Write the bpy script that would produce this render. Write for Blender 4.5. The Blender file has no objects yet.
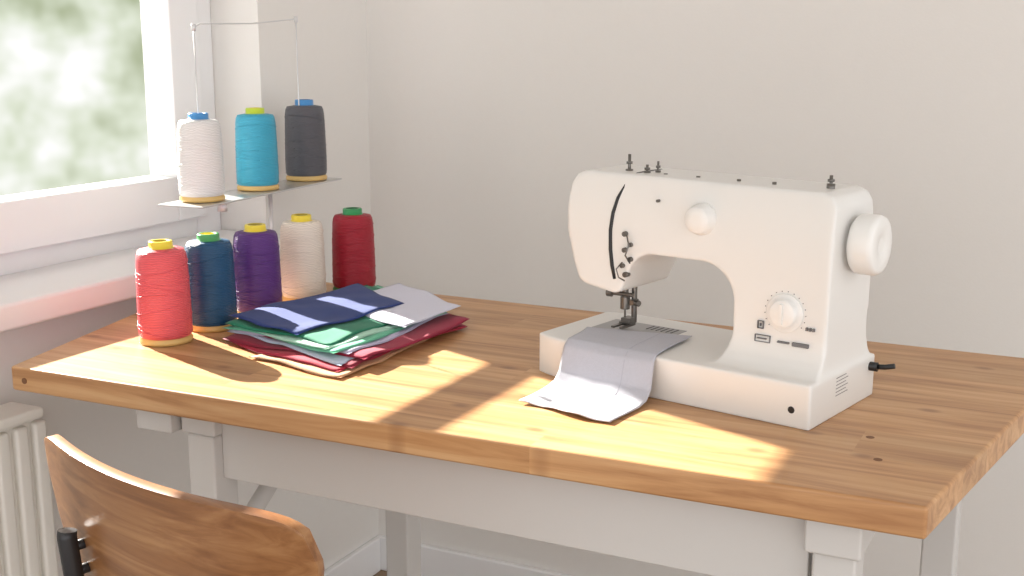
import bpy, bmesh, math, random
from mathutils import Vector, Matrix, noise
random.seed(4)
sc = bpy.context.scene
try:
    sc.view_settings.view_transform = 'Standard'
except Exception as e:
    print(e)
COL = sc.collection
def S(r, g, b):
    def f(c):
        c /= 255.0
        return c/12.92 if c <= 0.04045 else ((c+0.055)/1.055)**2.4
    return (f(r), f(g), f(b), 1.0)

# ---------------------------------------------------------------- materials
def new_mat(name):
    m = bpy.data.materials.new(name); m.use_nodes = True
    nt = m.node_tree
    return m, nt, nt.nodes['Principled BSDF']
def mat(name, col, rough=0.5, metal=0.0, bump=0.0, bscale=200.0, vary=0.0, vscale=8.0, sheen=0.0):
    m, nt, b = new_mat(name)
    b.inputs['Base Color'].default_value = col
    b.inputs['Roughness'].default_value = rough
    b.inputs['Metallic'].default_value = metal
    if sheen: b.inputs['Sheen Weight'].default_value = sheen
    tc = nt.nodes.new('ShaderNodeTexCoord')
    if vary > 0:
        n = nt.nodes.new('ShaderNodeTexNoise'); n.inputs['Scale'].default_value = vscale
        n.inputs['Detail'].default_value = 4
        nt.links.new(tc.outputs['Object'], n.inputs['Vector'])
        mx = nt.nodes.new('ShaderNodeMix'); mx.data_type = 'RGBA'
        mx.inputs[6].default_value = tuple(c*(1-vary) for c in col[:3])+(1,)
        mx.inputs[7].default_value = tuple(min(1, c*(1+vary)) for c in col[:3])+(1,)
        nt.links.new(n.outputs['Fac'], mx.inputs[0])
        nt.links.new(mx.outputs[2], b.inputs['Base Color'])
    if bump > 0:
        n2 = nt.nodes.new('ShaderNodeTexNoise'); n2.inputs['Scale'].default_value = bscale
        n2.inputs['Detail'].default_value = 3
        nt.links.new(tc.outputs['Object'], n2.inputs['Vector'])
        bp = nt.nodes.new('ShaderNodeBump'); bp.inputs['Strength'].default_value = bump
        bp.inputs['Distance'].default_value = 0.002
        nt.links.new(n2.outputs['Fac'], bp.inputs['Height'])
        nt.links.new(bp.outputs['Normal'], b.inputs['Normal'])
    return m

def math_node(nt, op, a, b=None):
    n = nt.nodes.new('ShaderNodeMath'); n.operation = op
    for i, v in enumerate((a, b)):
        if v is None: continue
        if isinstance(v, (int, float)): n.inputs[i].default_value = v
        else: nt.links.new(v, n.inputs[i])
    return n.outputs[0]

def wood(name, dark, mid, light, plank=0.1, axis='X', rough=0.38, knots=True, grain=26.0, tintv=0.12):
    m, nt, b = new_mat(name)
    tc = nt.nodes.new('ShaderNodeTexCoord')
    sep = nt.nodes.new('ShaderNodeSeparateXYZ'); nt.links.new(tc.outputs['Object'], sep.inputs[0])
    L, W = (sep.outputs['X'], sep.outputs['Y']) if axis == 'X' else (sep.outputs['Y'], sep.outputs['X'])
    idn = math_node(nt, 'FLOOR', math_node(nt, 'DIVIDE', W, plank))
    wn = nt.nodes.new('ShaderNodeTexWhiteNoise'); wn.noise_dimensions = '1D'
    seg = math_node(nt, 'FLOOR', math_node(nt, 'ADD', math_node(nt, 'DIVIDE', L, 1.3), math_node(nt, 'MULTIPLY', idn, 0.37)))
    nt.links.new(math_node(nt, 'ADD', math_node(nt, 'MULTIPLY', idn, 7.31), math_node(nt, 'MULTIPLY', seg, 3.17)), wn.inputs['W'])
    comb = nt.nodes.new('ShaderNodeCombineXYZ')
    nt.links.new(math_node(nt, 'ADD', math_node(nt, 'MULTIPLY', L, 1.6), math_node(nt, 'MULTIPLY', wn.outputs['Value'], 31.0)), comb.inputs[0])
    nt.links.new(math_node(nt, 'MULTIPLY', W, grain), comb.inputs[1])
    nt.links.new(math_node(nt, 'MULTIPLY', sep.outputs['Z'], grain), comb.inputs[2])
    n = nt.nodes.new('ShaderNodeTexNoise'); n.inputs['Scale'].default_value = 1.6
    n.inputs['Detail'].default_value = 6; n.inputs['Roughness'].default_value = 0.6
    n.inputs['Distortion'].default_value = 0.7
    nt.links.new(comb.outputs[0], n.inputs['Vector'])
    cr = nt.nodes.new('ShaderNodeValToRGB')
    e = cr.color_ramp.elements
    e[0].position = 0.3; e[0].color = dark
    e[1].position = 0.7; e[1].color = light
    x = e.new(0.5); x.color = mid
    nt.links.new(n.outputs['Fac'], cr.inputs[0])
    tint = math_node(nt, 'ADD', math_node(nt, 'MULTIPLY', wn.outputs['Value'], tintv), 1.0-tintv/2)
    hsv = nt.nodes.new('ShaderNodeHueSaturation')
    nt.links.new(tint, hsv.inputs['Value']); nt.links.new(cr.outputs[0], hsv.inputs['Color'])
    out = hsv.outputs[0]
    if knots:
        c2 = nt.nodes.new('ShaderNodeCombineXYZ')
        nt.links.new(L, c2.inputs[0]); nt.links.new(math_node(nt, 'MULTIPLY', W, 1.7), c2.inputs[1])
        v = nt.nodes.new('ShaderNodeTexVoronoi'); v.voronoi_dimensions = '2D'; v.inputs['Scale'].default_value = 4.3
        nt.links.new(c2.outputs[0], v.inputs['Vector'])
        mr = nt.nodes.new('ShaderNodeMapRange'); mr.inputs['From Min'].default_value = 0.02
        mr.inputs['From Max'].default_value = 0.075; mr.inputs['To Min'].default_value = 0.6; mr.inputs['To Max'].default_value = 0.0
        nt.links.new(v.outputs['Distance'], mr.inputs['Value'])
        mx = nt.nodes.new('ShaderNodeMix'); mx.data_type = 'RGBA'
        nt.links.new(mr.outputs[0], mx.inputs[0]); nt.links.new(out, mx.inputs[6])
        mx.inputs[7].default_value = S(122, 76, 44)
        out = mx.outputs[2]
    nt.links.new(out, b.inputs['Base Color'])
    b.inputs['Roughness'].default_value = rough
    bp = nt.nodes.new('ShaderNodeBump'); bp.inputs['Strength'].default_value = 0.12; bp.inputs['Distance'].default_value = 0.001
    nt.links.new(n.outputs['Fac'], bp.inputs['Height']); nt.links.new(bp.outputs['Normal'], b.inputs['Normal'])
    return m

def thread_mat(name, col):
    m, nt, b = new_mat(name)
    tc = nt.nodes.new('ShaderNodeTexCoord')
    w = nt.nodes.new('ShaderNodeTexWave'); w.wave_type = 'BANDS'; w.bands_direction = 'Z'
    w.inputs['Scale'].default_value = 120; w.inputs['Distortion'].default_value = 7.0
    w.inputs['Detail'].default_value = 2; w.inputs['Detail Scale'].default_value = 0.6
    nt.links.new(tc.outputs['Object'], w.inputs['Vector'])
    mx = nt.nodes.new('ShaderNodeMix'); mx.data_type = 'RGBA'
    mx.inputs[6].default_value = tuple(c*0.78 for c in col[:3])+(1,)
    mx.inputs[7].default_value = tuple(min(1, c*1.06) for c in col[:3])+(1,)
    nt.links.new(w.outputs['Fac'], mx.inputs[0]); nt.links.new(mx.outputs[2], b.inputs['Base Color'])
    bp = nt.nodes.new('ShaderNodeBump'); bp.inputs['Strength'].default_value = 0.5; bp.inputs['Distance'].default_value = 0.0009
    nt.links.new(w.outputs['Fac'], bp.inputs['Height']); nt.links.new(bp.outputs['Normal'], b.inputs['Normal'])
    b.inputs['Roughness'].default_value = 0.42
    return m

M_wall = mat('wall_paint', S(229, 226, 222), 0.85, bump=0.12, bscale=200, vary=0.01, vscale=60)
M_white = mat('white_lacquer', S(238, 238, 239), 0.35)
M_sill = mat('sill_paint', S(230, 228, 228), 0.4)
M_floor = wood('floor_boards', S(120, 96, 72), S(140, 115, 88), S(158, 132, 104), plank=0.14, knots=False)
M_table = wood('oak_table', S(156, 108, 68), S(190, 144, 98), S(208, 168, 124), plank=0.095, tintv=0.15)
M_chair = wood('chair_plywood', S(116, 74, 42), S(144, 98, 60), S(168, 124, 82), plank=3.0, knots=False, grain=34, rough=0.32)
M_grey = mat('grey_painted_wood', S(206, 204, 201), 0.5, bump=0.05)
M_rad = mat('radiator_enamel', S(236, 232, 224), 0.4)
M_steel = mat('steel', S(190, 190, 192), 0.25, 1.0)
M_dsteel = mat('dark_steel', S(120, 117, 113), 0.3, 0.9)
M_plast = mat('machine_plastic', S(227, 226, 223), 0.30, bump=0.04, bscale=600)
M_plast2 = mat('machine_knob_plastic', S(233, 232, 229), 0.28)
M_black = mat('black_plastic', S(28, 28, 30), 0.4)
M_label = mat('grey_print', S(110, 110, 112), 0.6)
M_chairmetal = mat('chair_frame_metal', S(58, 58, 60), 0.4, 0.5)
M_base = mat('spool_cardboard', S(214, 178, 112), 0.45)

# ---------------------------------------------------------------- mesh helpers
def box(bm, a, b, mi=0):
    vs = [bm.verts.new((x, y, z)) for x in (a[0], b[0]) for y in (a[1], b[1]) for z in (a[2], b[2])]
    for q in ((0,1,3,2),(4,6,7,5),(0,4,5,1),(2,3,7,6),(0,2,6,4),(1,5,7,3)):
        f = bm.faces.new([vs[i] for i in q]); f.material_index = mi
def cyl(bm, p0, p1, r, seg=24, r2=None, mi=0, caps=True):
    p0, p1 = Vector(p0), Vector(p1); r2 = r if r2 is None else r2
    d = (p1-p0).normalized(); u = d.orthogonal().normalized(); v = d.cross(u)
    A = []; B = []
    for i in range(seg):
        t = 2*math.pi*i/seg; o = u*math.cos(t)+v*math.sin(t)
        A.append(bm.verts.new(p0+o*r)); B.append(bm.verts.new(p1+o*r2))
    for i in range(seg):
        j = (i+1) % seg
        f = bm.faces.new((A[i], A[j], B[j], B[i])); f.material_index = mi; f.smooth = True
    if caps:
        f = bm.faces.new(A[::-1]); f.material_index = mi
        f = bm.faces.new(B); f.material_index = mi
def lathe(bm, prof, seg=48, c=(0,0,0), axis='Z'):
    rings = []
    for r, h, mi in prof:
        ring = []
        for i in range(seg):
            t = 2*math.pi*i/seg
            if axis == 'Z': p = (c[0]+r*math.cos(t), c[1]+r*math.sin(t), c[2]+h)
            elif axis == 'X': p = (c[0]+h, c[1]+r*math.cos(t), c[2]+r*math.sin(t))
            else: p = (c[0]+r*math.sin(t), c[1]+h, c[2]+r*math.cos(t))
            ring.append(bm.verts.new(p))
        rings.append(ring)
    for k in range(len(rings)-1):
        for i in range(seg):
            j = (i+1) % seg
            f = bm.faces.new((rings[k][i], rings[k][j], rings[k+1][j], rings[k+1][i]))
            f.material_index = prof[k+1][2]; f.smooth = True
    f = bm.faces.new(rings[0][::-1]); f.material_index = prof[0][2]
    f = bm.faces.new(rings[-1]); f.material_index = prof[-1][2]
def tube(bm, pts, r, seg=10, mi=0):
    pts = [Vector(p) for p in pts]; rings = []
    up = None
    for i, p in enumerate(pts):
        d = (pts[min(i+1, len(pts)-1)]-pts[max(i-1, 0)]).normalized()
        if up is None: up = d.orthogonal().normalized()
        u = (up - d*up.dot(d)).normalized(); up = u; v = d.cross(u)
        rings.append([bm.verts.new(p+(u*math.cos(2*math.pi*k/seg)+v*math.sin(2*math.pi*k/seg))*r) for k in range(seg)])
    for a, b in zip(rings, rings[1:]):
        for k in range(seg):
            j = (k+1) % seg
            f = bm.faces.new((a[k], a[j], b[j], b[k])); f.smooth = True; f.material_index = mi
    bm.faces.new(rings[0][::-1]).material_index = mi; bm.faces.new(rings[-1]).material_index = mi
def obj(name, bm, mats, parent=None, loc=(0,0,0), rot=0.0, bevel=0.0, seg=3, smooth=None):
    bmesh.ops.recalc_face_normals(bm, faces=bm.faces)
    me = bpy.data.meshes.new(name); bm.to_mesh(me); bm.free()
    for m in (mats if isinstance(mats, (list, tuple)) else [mats]): me.materials.append(m)
    o = bpy.data.objects.new(name, me); COL.objects.link(o)
    o.location = loc; o.rotation_euler = (0, 0, rot)
    if parent: o.parent = parent
    if bevel > 0:
        b = o.modifiers.new('bevel', 'BEVEL'); b.width = bevel; b.segments = seg; b.limit_method = 'ANGLE'; b.angle_limit = math.radians(40)
        for p in me.polygons: p.use_smooth = True
        w = o.modifiers.new('wn', 'WEIGHTED_NORMAL'); w.keep_sharp = True
    if smooth: 
        for p in me.polygons: p.use_smooth = True
    return o
def empty(name, loc=(0,0,0), rot=0.0):
    e = bpy.data.objects.new(name, None); COL.objects.link(e); e.location = loc; e.rotation_euler = (0,0,rot)
    e.empty_display_size = 0.1
    return e
N = bmesh.new

# ---------------------------------------------------------------- room
WX, BY, TZ, FZ = -1.58, 2.41, 0.80, -0.06
WIN_Y0, WIN_Y1, WIN_T = 0.25, 2.01, 1.78  # window head is out of view, set low to limit sun on the table
bm = N(); box(bm, (-2.0, -1.6, FZ-0.05), (2.6, 2.6, FZ)); obj('floor', bm, M_floor)
bm = N(); box(bm, (-1.88, -1.6, 2.66), (2.6, BY, 2.72)); obj('ceiling', bm, M_wall)
bm = N(); box(bm, (-1.88, BY, FZ), (2.6, BY+0.15, 2.72)); obj('wall_back', bm, M_wall)
bm = N()
box(bm, (-1.88, -1.6, FZ), (WX, WIN_Y0, 2.66))
box(bm, (-1.88, WIN_Y1, FZ), (WX, BY, 2.66))
box(bm, (-1.88, WIN_Y0, FZ), (WX, WIN_Y1, 0.817))
box(bm, (-1.88, WIN_Y0, WIN_T), (WX, WIN_Y1, 2.66))
obj('wall_left', bm, M_wall)
bm = N(); box(bm, (WX, BY-0.016, FZ), (2.6, BY, FZ+0.09)); obj('baseboard_back', bm, M_white, bevel=0.004)
bm = N(); box(bm, (WX, -1.6, FZ), (WX+0.016, BY-0.017, FZ+0.09)); obj('baseboard_left', bm, M_white, bevel=0.004)
bm = N(); box(bm, (-1.70, WIN_Y0-0.0, 0.818), (-1.50, WIN_Y1-0.003, 0.862)); obj('trim_1', bm, M_sill, bevel=0.007)

win = empty('window_1', (-1.72, 0, 0))
def ring(bm, x0, x1, y0, y1, z0, z1, w, wb=None):
    wb = wb or w
    box(bm, (x0, y0, z0), (x1, y0+w, z1)); box(bm, (x0, y1-w, z0), (x1, y1, z1))
    box(bm, (x0, y0+w, z0), (x1, y1-w, z0+wb)); box(bm, (x0, y0+w, z1-w), (x1, y1-w, z1))
bm = N(); ring(bm, -0.05, 0.02, WIN_Y0, WIN_Y1, 0.818, WIN_T, 0.075, 0.09); box(bm, (-0.05, 1.02, 0.9), (0.02, 1.09, WIN_T-0.07))
obj('outer_frame', bm, M_white, win, bevel=0.005)
bm = N(); ring(bm, -0.035, 0.04, 1.08, WIN_Y1-0.065, 0.90, WIN_T-0.06, 0.085, 0.09)
box(bm, (-0.02, 1.16, 1.350), (0.02, WIN_Y1-0.145, 1.385))  # unseen glazing bar, added to throw a shade band on the table
obj('sash_1', bm, M_white, win, bevel=0.004)
bm = N(); ring(bm, -0.035, 0.04, WIN_Y0+0.065, 1.03, 0.90, WIN_T-0.06, 0.085, 0.09)
box(bm, (-0.02, WIN_Y0+0.145, 1.350), (0.02, 0.95, 1.385))  # same added bar in the second sash, out of view
obj('sash_2', bm, M_white, win, bevel=0.004)

# radiator
rad = empty('radiator', (-1.55, 0, 0))
bm = N()
y = 0.30
while y < 1.29:
    box(bm, (0.045, y+0.004, 0.13), (0.062, y+0.030, 0.665)); y += 0.0365
obj('ribs', bm, M_rad, rad, bevel=0.006)
bm = N(); box(bm, (0.0, 0.29, 0.12), (0.05, 1.30, 0.68)); obj('body', bm, M_rad, rad, bevel=0.006)
bm = N(); box(bm, (-0.004, 0.285, 0.672), (0.070, 1.305, 0.69)); obj('top_cover', bm, M_rad, rad, bevel=0.006)
bm = N()
for yy in (0.45, 1.15):
    box(bm, (-0.03, yy, 0.2), (0.0, yy+0.03, 0.6))
    box(bm, (0.01, yy, FZ), (0.04, yy+0.03, 0.12))
obj('brackets', bm, M_rad, rad)

# ---------------------------------------------------------------- table
tb = empty('sewing_table', (0, 0, 0))
bm = N()
out = [(-1.392, 1.172), (-0.1330, 1.2030), (-0.025, 1.875), (-1.575, 1.885)]
lo = [bm.verts.new((x, y, TZ-0.036)) for x, y in out]; hi = [bm.verts.new((x, y, TZ)) for x, y in out]
bm.faces.new(lo[::-1]); bm.faces.new(hi)
for i in range(4): bm.faces.new((lo[i], lo[(i+1)%4], hi[(i+1)%4], hi[i]))
obj('tabletop', bm, M_table, tb, bevel=0.004)
bm = N()
for x, y in ((-0.225, 1.40), (-0.203, 1.325)): cyl(bm, (x, y, TZ-0.003), (x, y, TZ+0.0003), 0.0050, 20)
cyl(bm, (-1.366, 1.1745, TZ-0.019), (-1.366, 1.1715, TZ-0.019), 0.0045, 20)
obj('wood_plugs', bm, mat('dark_plug', S(118, 78, 48), 0.6), tb)
bm = N()
zt = TZ-0.037
for (x, y) in ((-1.14, 1.25), (-0.255, 1.25), (-1.14, 1.76), (-0.20, 1.76)):
    box(bm, (x, y, FZ), (x+0.048, y+0.05, zt-0.05))
box(bm, (-1.22, 1.235, zt-0.05), (-1.155, 1.82, zt))
box(bm, (-0.262, 1.235, zt-0.05), (-0.20, 1.82, zt))
box(bm, (-1.15, 1.25, zt-0.05), (-1.09, 1.82, zt))
box(bm, (-1.13, 1.30, 0.10), (-1.10, 1.76, 0.16)); box(bm, (-0.245, 1.30, 0.10), (-0.215, 1.76, 0.16))
obj('legs', bm, M_grey, tb, bevel=0.004)
bm = N(); box(bm, (-1.092, 1.268, zt-0.115), (-0.262, 1.29, zt)); obj('apron', bm, M_grey, tb, bevel=0.002)
bm = N()
tube(bm, [(-1.115, 1.30, 0.52), (-1.115, 1.50, 0.66), (-1.115, 1.74, 0.70)], 0.014, 10)
tube(bm, [(-1.10, 1.775, 0.50), (-0.95, 1.775, 0.66), (-0.85, 1.775, 0.705)], 0.014, 10)
box(bm, (-1.09, 1.765, zt-0.09), (-0.20, 1.785, zt))
obj('braces', bm, M_grey, tb)

# ---------------------------------------------------------------- thread spools
def spool(col, cap, loc, s=1.0, inner=None, basem=None, name='thread_spool'):
    bm = N()
    P = [(0.034,0.0,1),(0.0395,0.001,1),(0.0402,0.006,1),(0.0370,0.010,1),
         (0.0375,0.0105,0),(0.0392,0.013,0),(0.0400,0.020,0),(0.0400,0.045,0),(0.0394,0.075,0),(0.0386,0.105,0),(0.0376,0.128,0),
         (0.0362,0.137,0),(0.0335,0.1425,0),(0.0200,0.1450,0),
         (0.0178,0.1452,2),(0.0178,0.1535,2),(0.0168,0.1555,2),(0.0120,0.1555,2),(0.0110,0.1530,3),(0.0105,0.142,3)]
    lathe(bm, [(r*s, h*s, m) for r, h, m in P])
    for k in range(7):
        z0 = 0.022+k*0.016; pts = []
        for i in range(37):
            t = i/36*2*math.pi
            z = z0+0.009*math.sin(t+k*1.3)
            r = (0.0400-(max(0, z-0.045))*0.024+0.0003)*s
            pts.append((r*math.cos(t), r*math.sin(t), z*s))
        tube(bm, pts, 0.0005, 5, 0)
    tm = thread_mat('thread_'+name, col)
    cm = mat('cap_plastic', cap, 0.3)
    im = mat('cap_inner', inner or tuple(c*0.5 for c in cap[:3])+(1,), 0.5)
    return obj('thread_spool', bm, [tm, basem or M_base, cm, im], loc=loc, rot=random.random()*6)
YEL = S(228, 204, 60); BLU = S(72, 140, 200); GRN = S(70, 150, 90)
spool(S(222, 88, 98), YEL, (-1.293, 1.385, TZ), 1.02)
spool(S(12, 72, 112), GRN, (-1.288, 1.488, TZ), 1.0, inner=YEL)
spool(S(88, 42, 122), YEL, (-1.282, 1.600, TZ), 1.0)
spool(S(232, 220, 208), YEL, (-1.281, 1.728, TZ), 1.0)
spool(S(160, 12, 40), S(40, 140, 80), (-1.246, 1.838, TZ), 1.0, basem=mat('spool_base_green', S(60, 130, 70), 0.5))
# stand
PZ = 0.978
A = Vector((-1.452, 1.668, 0)); B = Vector((-1.480, 2.02, 0)); Mid = (A+B)/2
st = empty('thread_stand', (Mid.x, Mid.y, 0), math.atan2(B.y-A.y, B.x-A.x))
bm = N(); box(bm, (-0.245, -0.05, PZ-0.004), (0.235, 0.045, PZ-0.0005)); obj('spool_plate', bm, mat('plate_steel', S(205, 205, 205), 0.3, 0.6), st, bevel=0.0015)
bm = N()
cyl(bm, (0.01, -0.02, TZ), (0.01, -0.02, PZ-0.004), 0.004)
cyl(bm, (0.01, -0.02, TZ), (0.01, -0.02, TZ+0.006), 0.02)
cyl(bm, (-0.16, -0.03, PZ-0.02), (-0.16, -0.03, PZ-0.004), 0.009)
L = (B-A).length/2
for x, z in ((-L, 1.281), (L-0.02, 1.300)):
    cyl(bm, (x, 0, PZ), (x, 0, z), 0.0014, 8)
    cyl(bm, (x, 0, z-0.006), (x, 0, z+0.006), 0.0042, 12)
tube(bm, [(-L, 0, 1.281), (-L+0.02, 0, 1.288), (0, 0, 1.290), (L-0.03, 0, 1.300), (L-0.02, 0, 1.300)], 0.0014, 8)
obj('rods', bm, mat('wire_white', S(214, 214, 216), 0.3, 0.3), st)
spool(S(230, 229, 229), BLU, (A.x, A.y, PZ), 1.0)
spool(S(60, 168, 200), S(190, 210, 60), (Mid.x, Mid.y, PZ), 1.0, inner=YEL)
spool(S(88, 88, 95), BLU, (B.x, B.y, PZ), 1.05)

# ---------------------------------------------------------------- folded fabrics
def bil(c, u, v):
    return [ (1-u)*(1-v)*c[0][i]+u*(1-v)*c[1][i]+u*v*c[2][i]+(1-u)*v*c[3][i] for i in (0, 1)]
C = [(-1.225, 1.426), (-0.934, 1.349), (-0.916, 1.655), (-1.169, 1.823)]
fab = empty('folded_fabric_pile', (0, 0, 0))
def layer(k, nm, quad, z, th, col, seed, wav=0.0022, rot=0.0):
    bm = N(); n = 30
    cs = [bil(C, *q) for q in quad]
    cx = sum(c[0] for c in cs)/4; cy = sum(c[1] for c in cs)/4
    cr_, sr_ = math.cos(rot), math.sin(rot)
    cs = [(cx+(x-cx)*cr_-(y-cy)*sr_, cy+(x-cx)*sr_+(y-cy)*cr_) for x, y in cs]
    def surf(sgn):
        g = []
        for i in range(n+1):
            row = []
            for j in range(n+1):
                u, v = i/n, j/n
                e = min(u, 1-u, v, 1-v)
                uu = u+0.014*math.sin(v*7+seed); vv = v+0.014*math.sin(u*6+seed*2)
                x, y = bil(cs, uu, vv)
                r = min(1.0, e*n/2.0); prof = math.sqrt(max(0, 1-(1-r)**2))
                wv = wav*noise.noise(Vector((x*16+seed*0.25, y*16, seed*0.25)))*2
                zz = z+th/2+wv+sgn*th/2*prof
                zz = max(zz, TZ+0.0005)
                row.append(bm.verts.new((x, y, zz)))
            g.append(row)
        return g
    a = surf(1); b = surf(-1)
    for g in (a, b):
        for i in range(n):
            for j in range(n):
                f = bm.faces.new((g[i][j], g[i+1][j], g[i+1][j+1], g[i][j+1])); f.smooth = True
    bmesh.ops.remove_doubles(bm, verts=bm.verts, dist=0.00001)
    m = mat('cotton_'+nm, col, 0.85, bump=0.3, bscale=900, sheen=0.1)
    return obj(nm, bm, m, fab, smooth=True)
z = TZ+0.0005
def q(u0, v0, u1, v1, sk=0.0):
    return [(u0, v0), (u1, v0+sk), (u1+sk, v1), (u0-sk, v1)]
LY = [('tan_cloth', q(.38,-.10,1.0,.98), .0045, S(192,146,108), .06),
      ('crimson_cloth', q(.12,-.04,1.0,1.02,.01), .0045, S(168,26,54), -.04),
      ('dark_red_cloth', q(.04,.0,.98,1.0), .004, S(132,22,50), .05),
      ('pale_blue_cloth', q(.03,.03,.98,.97), .0042, S(186,198,218), -.03),
      ('wine_cloth', q(.16,.06,1.04,1.03,.02), .0045, S(150,24,58), .02),
      ('lilac_cloth', q(.02,.05,.90,.98), .0042, S(186,180,206), .08),
      ('mint_cloth', q(.01,.02,.88,.98), .0042, S(104,186,154), .03),
      ('pale_green_cloth', q(.04,.04,.86,.94), .0035, S(166,210,190), -.05),
      ('emerald_cloth', q(.0,.03,.78,.92,.02), .0042, S(22,120,90), .04),
      ('white_cloth', q(.18,.50,.93,1.06), .0042, S(212,212,228), .05),
      ('royal_blue_cloth', q(.0,.05,.60,.80), .0045, S(24,52,118), -.02),
     ]
for i, (nm, qd, th, cl, rt) in enumerate(LY):
    layer(i, nm, qd, z, th, cl, i*1.0, rot=rt); z += th*0.76

# ---------------------------------------------------------------- sewing machine
OM = Vector((-0.6895, 1.4875, TZ)); RM = math.radians(-11.9)
sm = empty('sewing_machine', OM, RM)
def arcpts(cx, cz, r, a0, a1, n=6):
    return [(cx+r*math.cos(math.radians(a0+(a1-a0)*i/n)), cz+r*math.sin(math.radians(a0+(a1-a0)*i/n))) for i in range(n+1)]
prof = [(0.032,0.284),(0.018,0.279),(0.010,0.266),(0.0075,0.238),(0.010,0.200),(0.020,0.160),(0.030,0.134),(0.040,0.127),(0.090,0.119),(0.100,0.123),(0.108,0.140),(0.116,0.160)]
prof += [(0.126,0.172),(0.142,0.179)]
prof += arcpts(0.224, 0.131, 0.048, 90, 0, 8)
prof += [(0.272,0.03),(0.398,0.03),(0.400,0.10),(0.402,0.20),(0.401,0.262)] + [(0.395,0.274),(0.382,0.2795)]
bm = N()
F = [bm.verts.new((x, 0.036, z)) for x, z in prof]; Bk = [bm.verts.new((x, 0.165, z)) for x, z in prof]
bm.faces.new(F); bm.faces.new(Bk[::-1])
for i in range(len(prof)):
    j = (i+1) % len(prof); bm.faces.new((F[i], Bk[i], Bk[j], F[j]))
box(bm, (-0.012, -0.014, -0.003), (0.406, 0.185, 0.056))
for k in range(24):
    t = (k+1)/24.0; fl = 1-math.sqrt(1-(1-t)**2)
    box(bm, (0.272-0.018*fl, 0.036-0.044*fl, 0.03), (0.400+0.005*fl, 0.165+0.018*fl, 0.054+0.046*t))
tmp = obj('tmp', bm, M_plast)
b = tmp.modifiers.new('rm', 'REMESH'); b.mode = 'VOXEL'; b.voxel_size = 0.0022
s_ = tmp.modifiers.new('sm', 'SMOOTH'); s_.factor = 0.6; s_.iterations = 13
dg = bpy.context.evaluated_depsgraph_get()
me = bpy.data.meshes.new_from_object(tmp.evaluated_get(dg)); me.name = 'body'
bpy.data.objects.remove(tmp)
for v in me.vertices:
    x, y, z_ = v.co
    if z_ > 0.06:
        t = max(0, (z_-0.19)/0.09)
        yc = 0.105
        k = 1-0.20*min(1.1, t)**2
        v.co.y = yc+(y-yc)*k
    if z_ < 0.06 and x < 0.05:
        w = ((0.05-x)/0.05)
        v.co.y = 0.0925+(y-0.0925)*(1-0.09*w*w)
    v.co.z = max(v.co.z, 0.0003)
for p in me.polygons: p.use_smooth = True
me.materials.clear(); me.materials.append(M_plast)
body = bpy.data.objects.new('body', me); COL.objects.link(body); body.parent = sm

bm = N()  # hand wheel
lathe(bm, [(0.020,-0.010,0),(0.020,0.008,0),(0.033,0.009,0),(0.0365,0.012,0),(0.0375,0.017,0),(0.0375,0.034,0),(0.0355,0.039,0),(0.031,0.041,0),(0.012,0.0405,0),(0.010,0.039,0)], 56, (0.398, 0.098, 0.214), 'X')
obj('hand_wheel', bm, M_plast2, sm)
bm = N()
lathe(bm, [(0.0205,0.010,0),(0.0205,-0.003,0),(0.0185,-0.0045,0),(0.0175,-0.013,0),(0.0160,-0.0155,0),(0.006,-0.0160,0)], 48, (0.222, 0.038, 0.234), 'Y')
obj('tension_dial', bm, M_plast2, sm)
DX, DZ = 0.345, 0.128
bm = N(); lathe(bm, [(0.0245,0.004,0),(0.0245,-0.0022,0),(0.0235,-0.003,0),(0.018,-0.003,0),(0.0175,-0.010,0),(0.016,-0.0115,0),(0.005,-0.012,0)], 48, (DX, 0.036, DZ), 'Y')
box(bm, (DX-0.002, 0.021, DZ-0.013), (DX+0.002, 0.027, DZ+0.013))
obj('stitch_dial', bm, M_plast2, sm)
bm = N()
for k in range(16):
    a = math.radians(-130+k*17); cx, cz = DX+0.0275*math.sin(a), DZ+0.0275*math.cos(a)
    box(bm, (cx-0.0005, 0.0350, cz-0.0005), (cx+0.0005, 0.0362, cz+0.0005))
for x0, x1, z0, z1 in ((0.306,0.327,0.087,0.0876),(0.306,0.327,0.0954,0.096),(0.306,0.3066,0.087,0.096),(0.3264,0.327,0.087,0.096),
                       (0.309,0.322,0.0908,0.0920),(0.309,0.317,0.104,0.1046),(0.309,0.317,0.1134,0.114),(0.309,0.3096,0.104,0.114),(0.3164,0.317,0.104,0.114),(0.3125,0.3135,0.107,0.111),
                       (0.374,0.3765,0.110,0.114),(0.3785,0.381,0.110,0.114),(0.383,0.3855,0.110,0.114)):
    box(bm, (x0, 0.0325, z0), (x1, 0.0362, z1))
obj('printed_marks', bm, M_label, sm)
bm = N(); 
for x0, x1, z0, z1 in ((0.337,0.353,0.0895,0.0920),(0.357,0.379,0.0880,0.0930)): box(bm, (x0, 0.0318, z0), (x1, 0.036, z1))
obj('name_badge', bm, M_label, sm, bevel=0.0008)
bm = N(); lathe(bm, [(0.0045,0.006,0),(0.0045,-0.001,0),(0.003,-0.0016,0)], 20, (0.382, -0.013, 0.022), 'Y'); obj('base_screw', bm, M_black, sm)
bm = N()
for k in range(6):
    box(bm, (0.4020, 0.060, 0.026+k*0.0045), (0.4063, 0.060+(0.030 if k % 2 else 0.036), 0.0268+k*0.0045))
obj('rating_label', bm, M_label, sm)
bm = N()
tube(bm, [(0.104,0.130,0.2810),(0.104,0.100,0.2815),(0.104,0.068,0.2812),(0.103,0.057,0.2785),(0.098,0.0490,0.268),(0.090,0.0430,0.250),(0.085,0.0390,0.230),(0.083,0.0365,0.207),(0.084,0.0357,0.180),(0.087,0.0357,0.158),(0.091,0.037,0.140)], 0.0028, 8)
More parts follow.
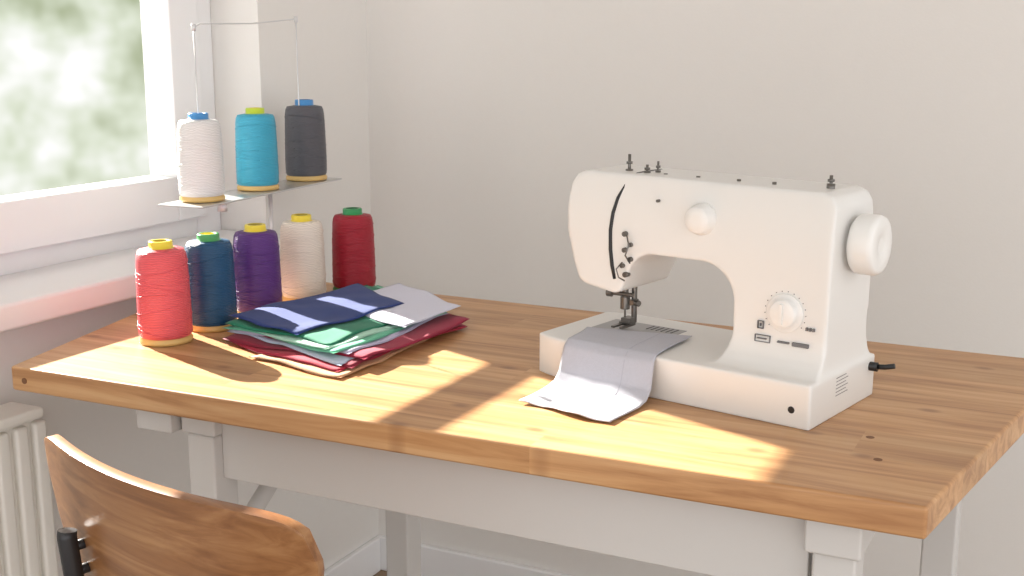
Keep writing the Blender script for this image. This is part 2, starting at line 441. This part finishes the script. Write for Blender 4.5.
obj('cover_seam', bm, M_black, sm)
bm = N()
for x, y_, z_, r in ((0.108,0.036,0.204,0.0036),(0.117,0.036,0.190,0.003),(0.108,0.036,0.182,0.0034),(0.117,0.036,0.170,0.0034),(0.105,0.036,0.160,0.003),(0.109,0.038,0.148,0.0038),(0.155,0.042,0.252,0.002)):
    cyl(bm, (x, y_+0.004, z_), (x, y_-0.005, z_), r, 14)
tube(bm, [(0.111,0.033,0.204),(0.118,0.028,0.190),(0.114,0.026,0.176),(0.118,0.032,0.165)], 0.0011, 6)
tube(bm, [(0.105,0.033,0.165),(0.100,0.026,0.156),(0.104,0.026,0.145),(0.110,0.032,0.140)], 0.0011, 6)
for x, y_, h, r in ((0.080,0.085,0.022,0.0022),(0.112,0.080,0.010,0.002),(0.120,0.095,0.014,0.0016),(0.370,0.095,0.012,0.0022)):
    cyl(bm, (x, y_, 0.272), (x, y_, 0.284+h), r, 12); cyl(bm, (x, y_, 0.282+h*0.5), (x, y_, 0.285+h*0.5), r*2.0, 14)
    cyl(bm, (x, y_, 0.274), (x, y_, 0.2855), r*2.4, 16)
for x in (0.14, 0.19, 0.25, 0.30): cyl(bm, (x, 0.082, 0.274), (x, 0.082, 0.2837), 0.0028, 12)
obj('thread_guides', bm, M_dsteel, sm)
bm = N()
nx, ny = 0.074, 0.090
cyl(bm, (nx, ny, 0.10), (nx, ny, 0.135), 0.0045); cyl(bm, (nx, ny, 0.086), (nx, ny, 0.104), 0.0068)
cyl(bm, (nx, ny, 0.062), (nx, ny, 0.090), 0.0014)
cyl(bm, (nx+0.009, ny+0.010, 0.066), (nx+0.009, ny+0.010, 0.135), 0.0040)
cyl(bm, (nx-0.020, ny-0.006, 0.108), (nx+0.014, ny-0.002, 0.108), 0.0030)
cyl(bm, (nx-0.026, ny-0.007, 0.108), (nx-0.018, ny-0.006, 0.108), 0.0058)
cyl(bm, (nx-0.018, ny-0.012, 0.118), (nx+0.0, ny-0.004, 0.114), 0.002)
cyl(bm, (nx-0.022, ny-0.014, 0.119), (nx-0.016, ny-0.011, 0.118), 0.0048)
box(bm, (nx+0.004, ny+0.000, 0.092), (nx+0.014, ny+0.014, 0.100))
box(bm, (nx-0.003, ny-0.006, 0.066), (nx+0.012, ny+0.012, 0.074))
box(bm, (nx-0.009, ny-0.022, 0.0615), (nx-0.003, ny+0.012, 0.0645)); box(bm, (nx+0.005, ny-0.022, 0.0615), (nx+0.011, ny+0.012, 0.0645))
box(bm, (nx-0.009, ny-0.002, 0.0625), (nx+0.011, ny+0.012, 0.067))
cyl(bm, (nx+0.014, ny+0.004, 0.096), (nx+0.022, ny+0.002, 0.096), 0.0045)
obj('needle_and_presser_foot', bm, M_dsteel, sm, bevel=0.0006, seg=2)
bm = N(); box(bm, (0.030, 0.050, 0.050), (0.150, 0.135, 0.0568)); 
obj('needle_plate', bm, mat('plate_metal', S(158,158,160), 0.3, 0.9), sm, bevel=0.001)
bm = N(); 
for k in range(6): box(bm, (0.098+k*0.008, 0.108, 0.0558), (0.100+k*0.008, 0.130, 0.0572))
obj('plate_slots', bm, M_black, sm)
bm = N(); cyl(bm, (0.39, 0.165, 0.042), (0.416, 0.168, 0.042), 0.006); tube(bm, [(0.41,0.168,0.042),(0.425,0.17,0.043),(0.437,0.172,0.046)], 0.0035)
obj('power_plug', bm, M_black, sm)

# cloth on the machine
fb = empty('fabric_under_needle', OM, RM)
bm = N()
path = [(0.100,0.0600),(0.06,0.0600),(0.018,0.0600),(-0.011,0.0585),(-0.022,0.050),(-0.030,0.034),(-0.039,0.016),(-0.052,0.006),(-0.070,0.0035),(-0.104,0.003),(-0.144,0.003)]
def path_at(t):
    seg = []; tot = 0
    for a, b_ in zip(path, path[1:]):
        l = math.hypot(a[0]-b_[0], a[1]-b_[1]); seg.append(l); tot += l
    d = t*tot
    for (a, b_), l in zip(zip(path, path[1:]), seg):
        if d <= l+1e-9:
            f = d/l; return (a[0]+(b_[0]-a[0])*f, a[1]+(b_[1]-a[1])*f)
        d -= l
    return path[-1]
nu, nv = 40, 80; g = []; P = []
for j in range(nv+1):
    t = j/nv; row = []; pr = []
    for i in range(nu+1):
        s = i/nu
        yy, zz = path_at(t)
        top = max(0, 1-t/0.40)
        yy -= 0.046*(1-s)*top
        cxl = 0.034+0.033*t+0.002*math.sin(t*5)
        xx = cxl+s*0.142+0.002*math.sin(t*9+s*2)
        amp = max(0, min(1, (t-0.38)/0.3))
        zz += amp*0.0018*(1+math.sin(s*8+t*3)) + 0.0006*math.sin(s*20+t*13)*amp
        yy += amp*0.004*math.sin(s*7)
        pr.append(Vector((xx, yy, zz))); row.append(bm.verts.new((xx, yy, zz)))
    g.append(row); P.append(pr)
for j in range(nv):
    for i in range(nu):
        f = bm.faces.new((g[j][i], g[j+1][i], g[j+1][i+1], g[j][i+1])); f.smooth = True
M_cloth = mat('grey_cotton', S(188, 189, 199), 0.9, bump=0.45, bscale=1000, vary=0.06, vscale=260, sheen=0.1)
o = obj('cloth', bm, M_cloth, fb)
so = o.modifiers.new('sol', 'SOLIDIFY'); so.thickness = 0.0012; so.offset = 0
bm = N(); tube(bm, [P[j][int(nu*0.72)]+Vector((0,-0.0001,0.0003)) for j in range(0, nv+1, 2)], 0.0007, 6)
tube(bm, [P[nv-4][i]+Vector((0,0,0.0003)) for i in range(0, nu+1, 2)], 0.0006, 6)
obj('seam', bm, mat('seam_thread', S(178, 179, 191), 0.9), fb)

# ---------------------------------------------------------------- chair
L0 = Vector((-1.100, 0.973)); R0 = Vector((-0.645, 0.878)); mid = (L0+R0)/2; hw = (R0-L0).length/2
ch = empty('dining_chair', (mid.x, mid.y, 0), math.atan2(R0.y-L0.y, R0.x-L0.x))
bm = N(); nu, nv = 48, 20; g = []
for i in range(nu+1):
    u = -1+2*i/nu; row = []
    au = abs(u)
    c1 = (1-au**9)**(1/3.0) if au < 1 else 0
    c2 = (1-au**3.2)**(1/2.2) if au < 1 else 0
    ztop = 0.768+0.046*max(c1, 0.0); zbot = 0.768-0.125*c2-0.01
    for j in range(nv+1):
        v = j/nv; z = zbot+(ztop-zbot)*v
        sag = -0.045*(1-u*u)
        tilt = -(z-0.62)*0.12+0.02
        row.append(bm.verts.new((u*hw, sag+tilt, z)))
    g.append(row)
for i in range(nu):
    for j in range(nv):
        f = bm.faces.new((g[i][j], g[i+1][j], g[i+1][j+1], g[i][j+1])); f.smooth = True
bmesh.ops.remove_doubles(bm, verts=bm.verts, dist=0.0001)
o = obj('backrest', bm, M_chair, ch)
so = o.modifiers.new('sol', 'SOLIDIFY'); so.thickness = 0.013; so.offset = 0
bv = o.modifiers.new('bv', 'BEVEL'); bv.width = 0.003; bv.segments = 2; bv.limit_method = 'ANGLE'
bm = N(); n = 40; top = []; bot = []
for i in range(n):
    a = 2*math.pi*i/n; cx = math.copysign(abs(math.cos(a))**0.55, math.cos(a))*0.20; cy = math.copysign(abs(math.sin(a))**0.55, math.sin(a))*0.19+0.22
    top.append(bm.verts.new((cx, cy, 0.415+0.01*(cy-0.2)))); bot.append(bm.verts.new((cx*0.98, cy, 0.400)))
bm.faces.new(top); bm.faces.new(bot[::-1])
for i in range(n): bm.faces.new((bot[i], bot[(i+1)%n], top[(i+1)%n], top[i]))
obj('seat', bm, M_chair, ch, bevel=0.003)
bm = N()
for sx in (-1, 1):
    cx = sx*0.130
    tube(bm, [(cx, -0.046, 0.722), (cx, -0.047, 0.715), (cx, -0.040, 0.64), (cx, -0.026, 0.56), (cx, 0.000, 0.47), (cx, 0.05, 0.392), (cx, 0.20, 0.388), (cx, 0.34, 0.388)], 0.011, 12)
    tube(bm, [(cx, 0.06, 0.390), (sx*0.165, 0.02, 0.18), (sx*0.19, -0.01, FZ)], 0.010, 12)
    tube(bm, [(cx, 0.34, 0.388), (sx*0.165, 0.37, 0.18), (sx*0.185, 0.385, FZ)], 0.010, 12)
    for zz in (0.67, 0.70): cyl(bm, (cx, -0.005, zz), (cx, -0.050, zz), 0.006, 12)
tube(bm, [(-0.130, 0.20, 0.388), (0.130, 0.20, 0.388)], 0.009, 12)
obj('metal_frame', bm, M_chairmetal, ch)

# ---------------------------------------------------------------- world, sun, camera
w = bpy.data.worlds.new('outdoors'); sc.world = w; w.use_nodes = True
nt = w.node_tree; bg = nt.nodes['Background']
tc = nt.nodes.new('ShaderNodeTexCoord')
n = nt.nodes.new('ShaderNodeTexNoise'); n.inputs['Scale'].default_value = 13; n.inputs['Detail'].default_value = 3; n.inputs['Roughness'].default_value = 0.5
nt.links.new(tc.outputs['Generated'], n.inputs['Vector'])
cr = nt.nodes.new('ShaderNodeValToRGB'); e = cr.color_ramp.elements
e[0].position = 0.36; e[0].color = (0.24, 0.27, 0.18, 1)
e[1].position = 0.57; e[1].color = (0.56, 0.56, 0.55, 1)
x = e.new(0.46); x.color = (0.40, 0.43, 0.35, 1)
nt.links.new(n.outputs['Fac'], cr.inputs[0])
sp = nt.nodes.new('ShaderNodeSeparateXYZ'); nt.links.new(tc.outputs['Generated'], sp.inputs[0])
mr = nt.nodes.new('ShaderNodeMapRange'); mr.inputs['From Min'].default_value = -0.3; mr.inputs['From Max'].default_value = -0.55
nt.links.new(sp.outputs['X'], mr.inputs['Value'])
mx = nt.nodes.new('ShaderNodeMix'); mx.data_type = 'RGBA'
mx.inputs[6].default_value = (0.99, 0.985, 0.985, 1)
nt.links.new(mr.outputs[0], mx.inputs[0]); nt.links.new(cr.outputs[0], mx.inputs[7])
nt.links.new(mx.outputs[2], bg.inputs['Color']); bg.inputs['Strength'].default_value = 1.85

sd = bpy.data.lights.new('sun', 'SUN'); sd.energy = 24.0; sd.angle = math.radians(0.6); sd.color = (1, 0.94, 0.85)
sun_o = bpy.data.objects.new('sun', sd); COL.objects.link(sun_o); sun_o.location = (-4, 3, 4)
sun_o.rotation_euler = Vector((0.9, -0.34, -0.52)).to_track_quat('-Z', 'Y').to_euler()

cd = bpy.data.cameras.new('camera'); cam = bpy.data.objects.new('camera', cd); COL.objects.link(cam)
cam.location = (0, 0, TZ+0.46); cam.rotation_euler = (math.radians(90-11.68), 0, math.radians(26.5))
cd.sensor_width = 36; cd.lens = 1200/1024*36; cd.clip_start = 0.02
sc.camera = cam
print('DONE')
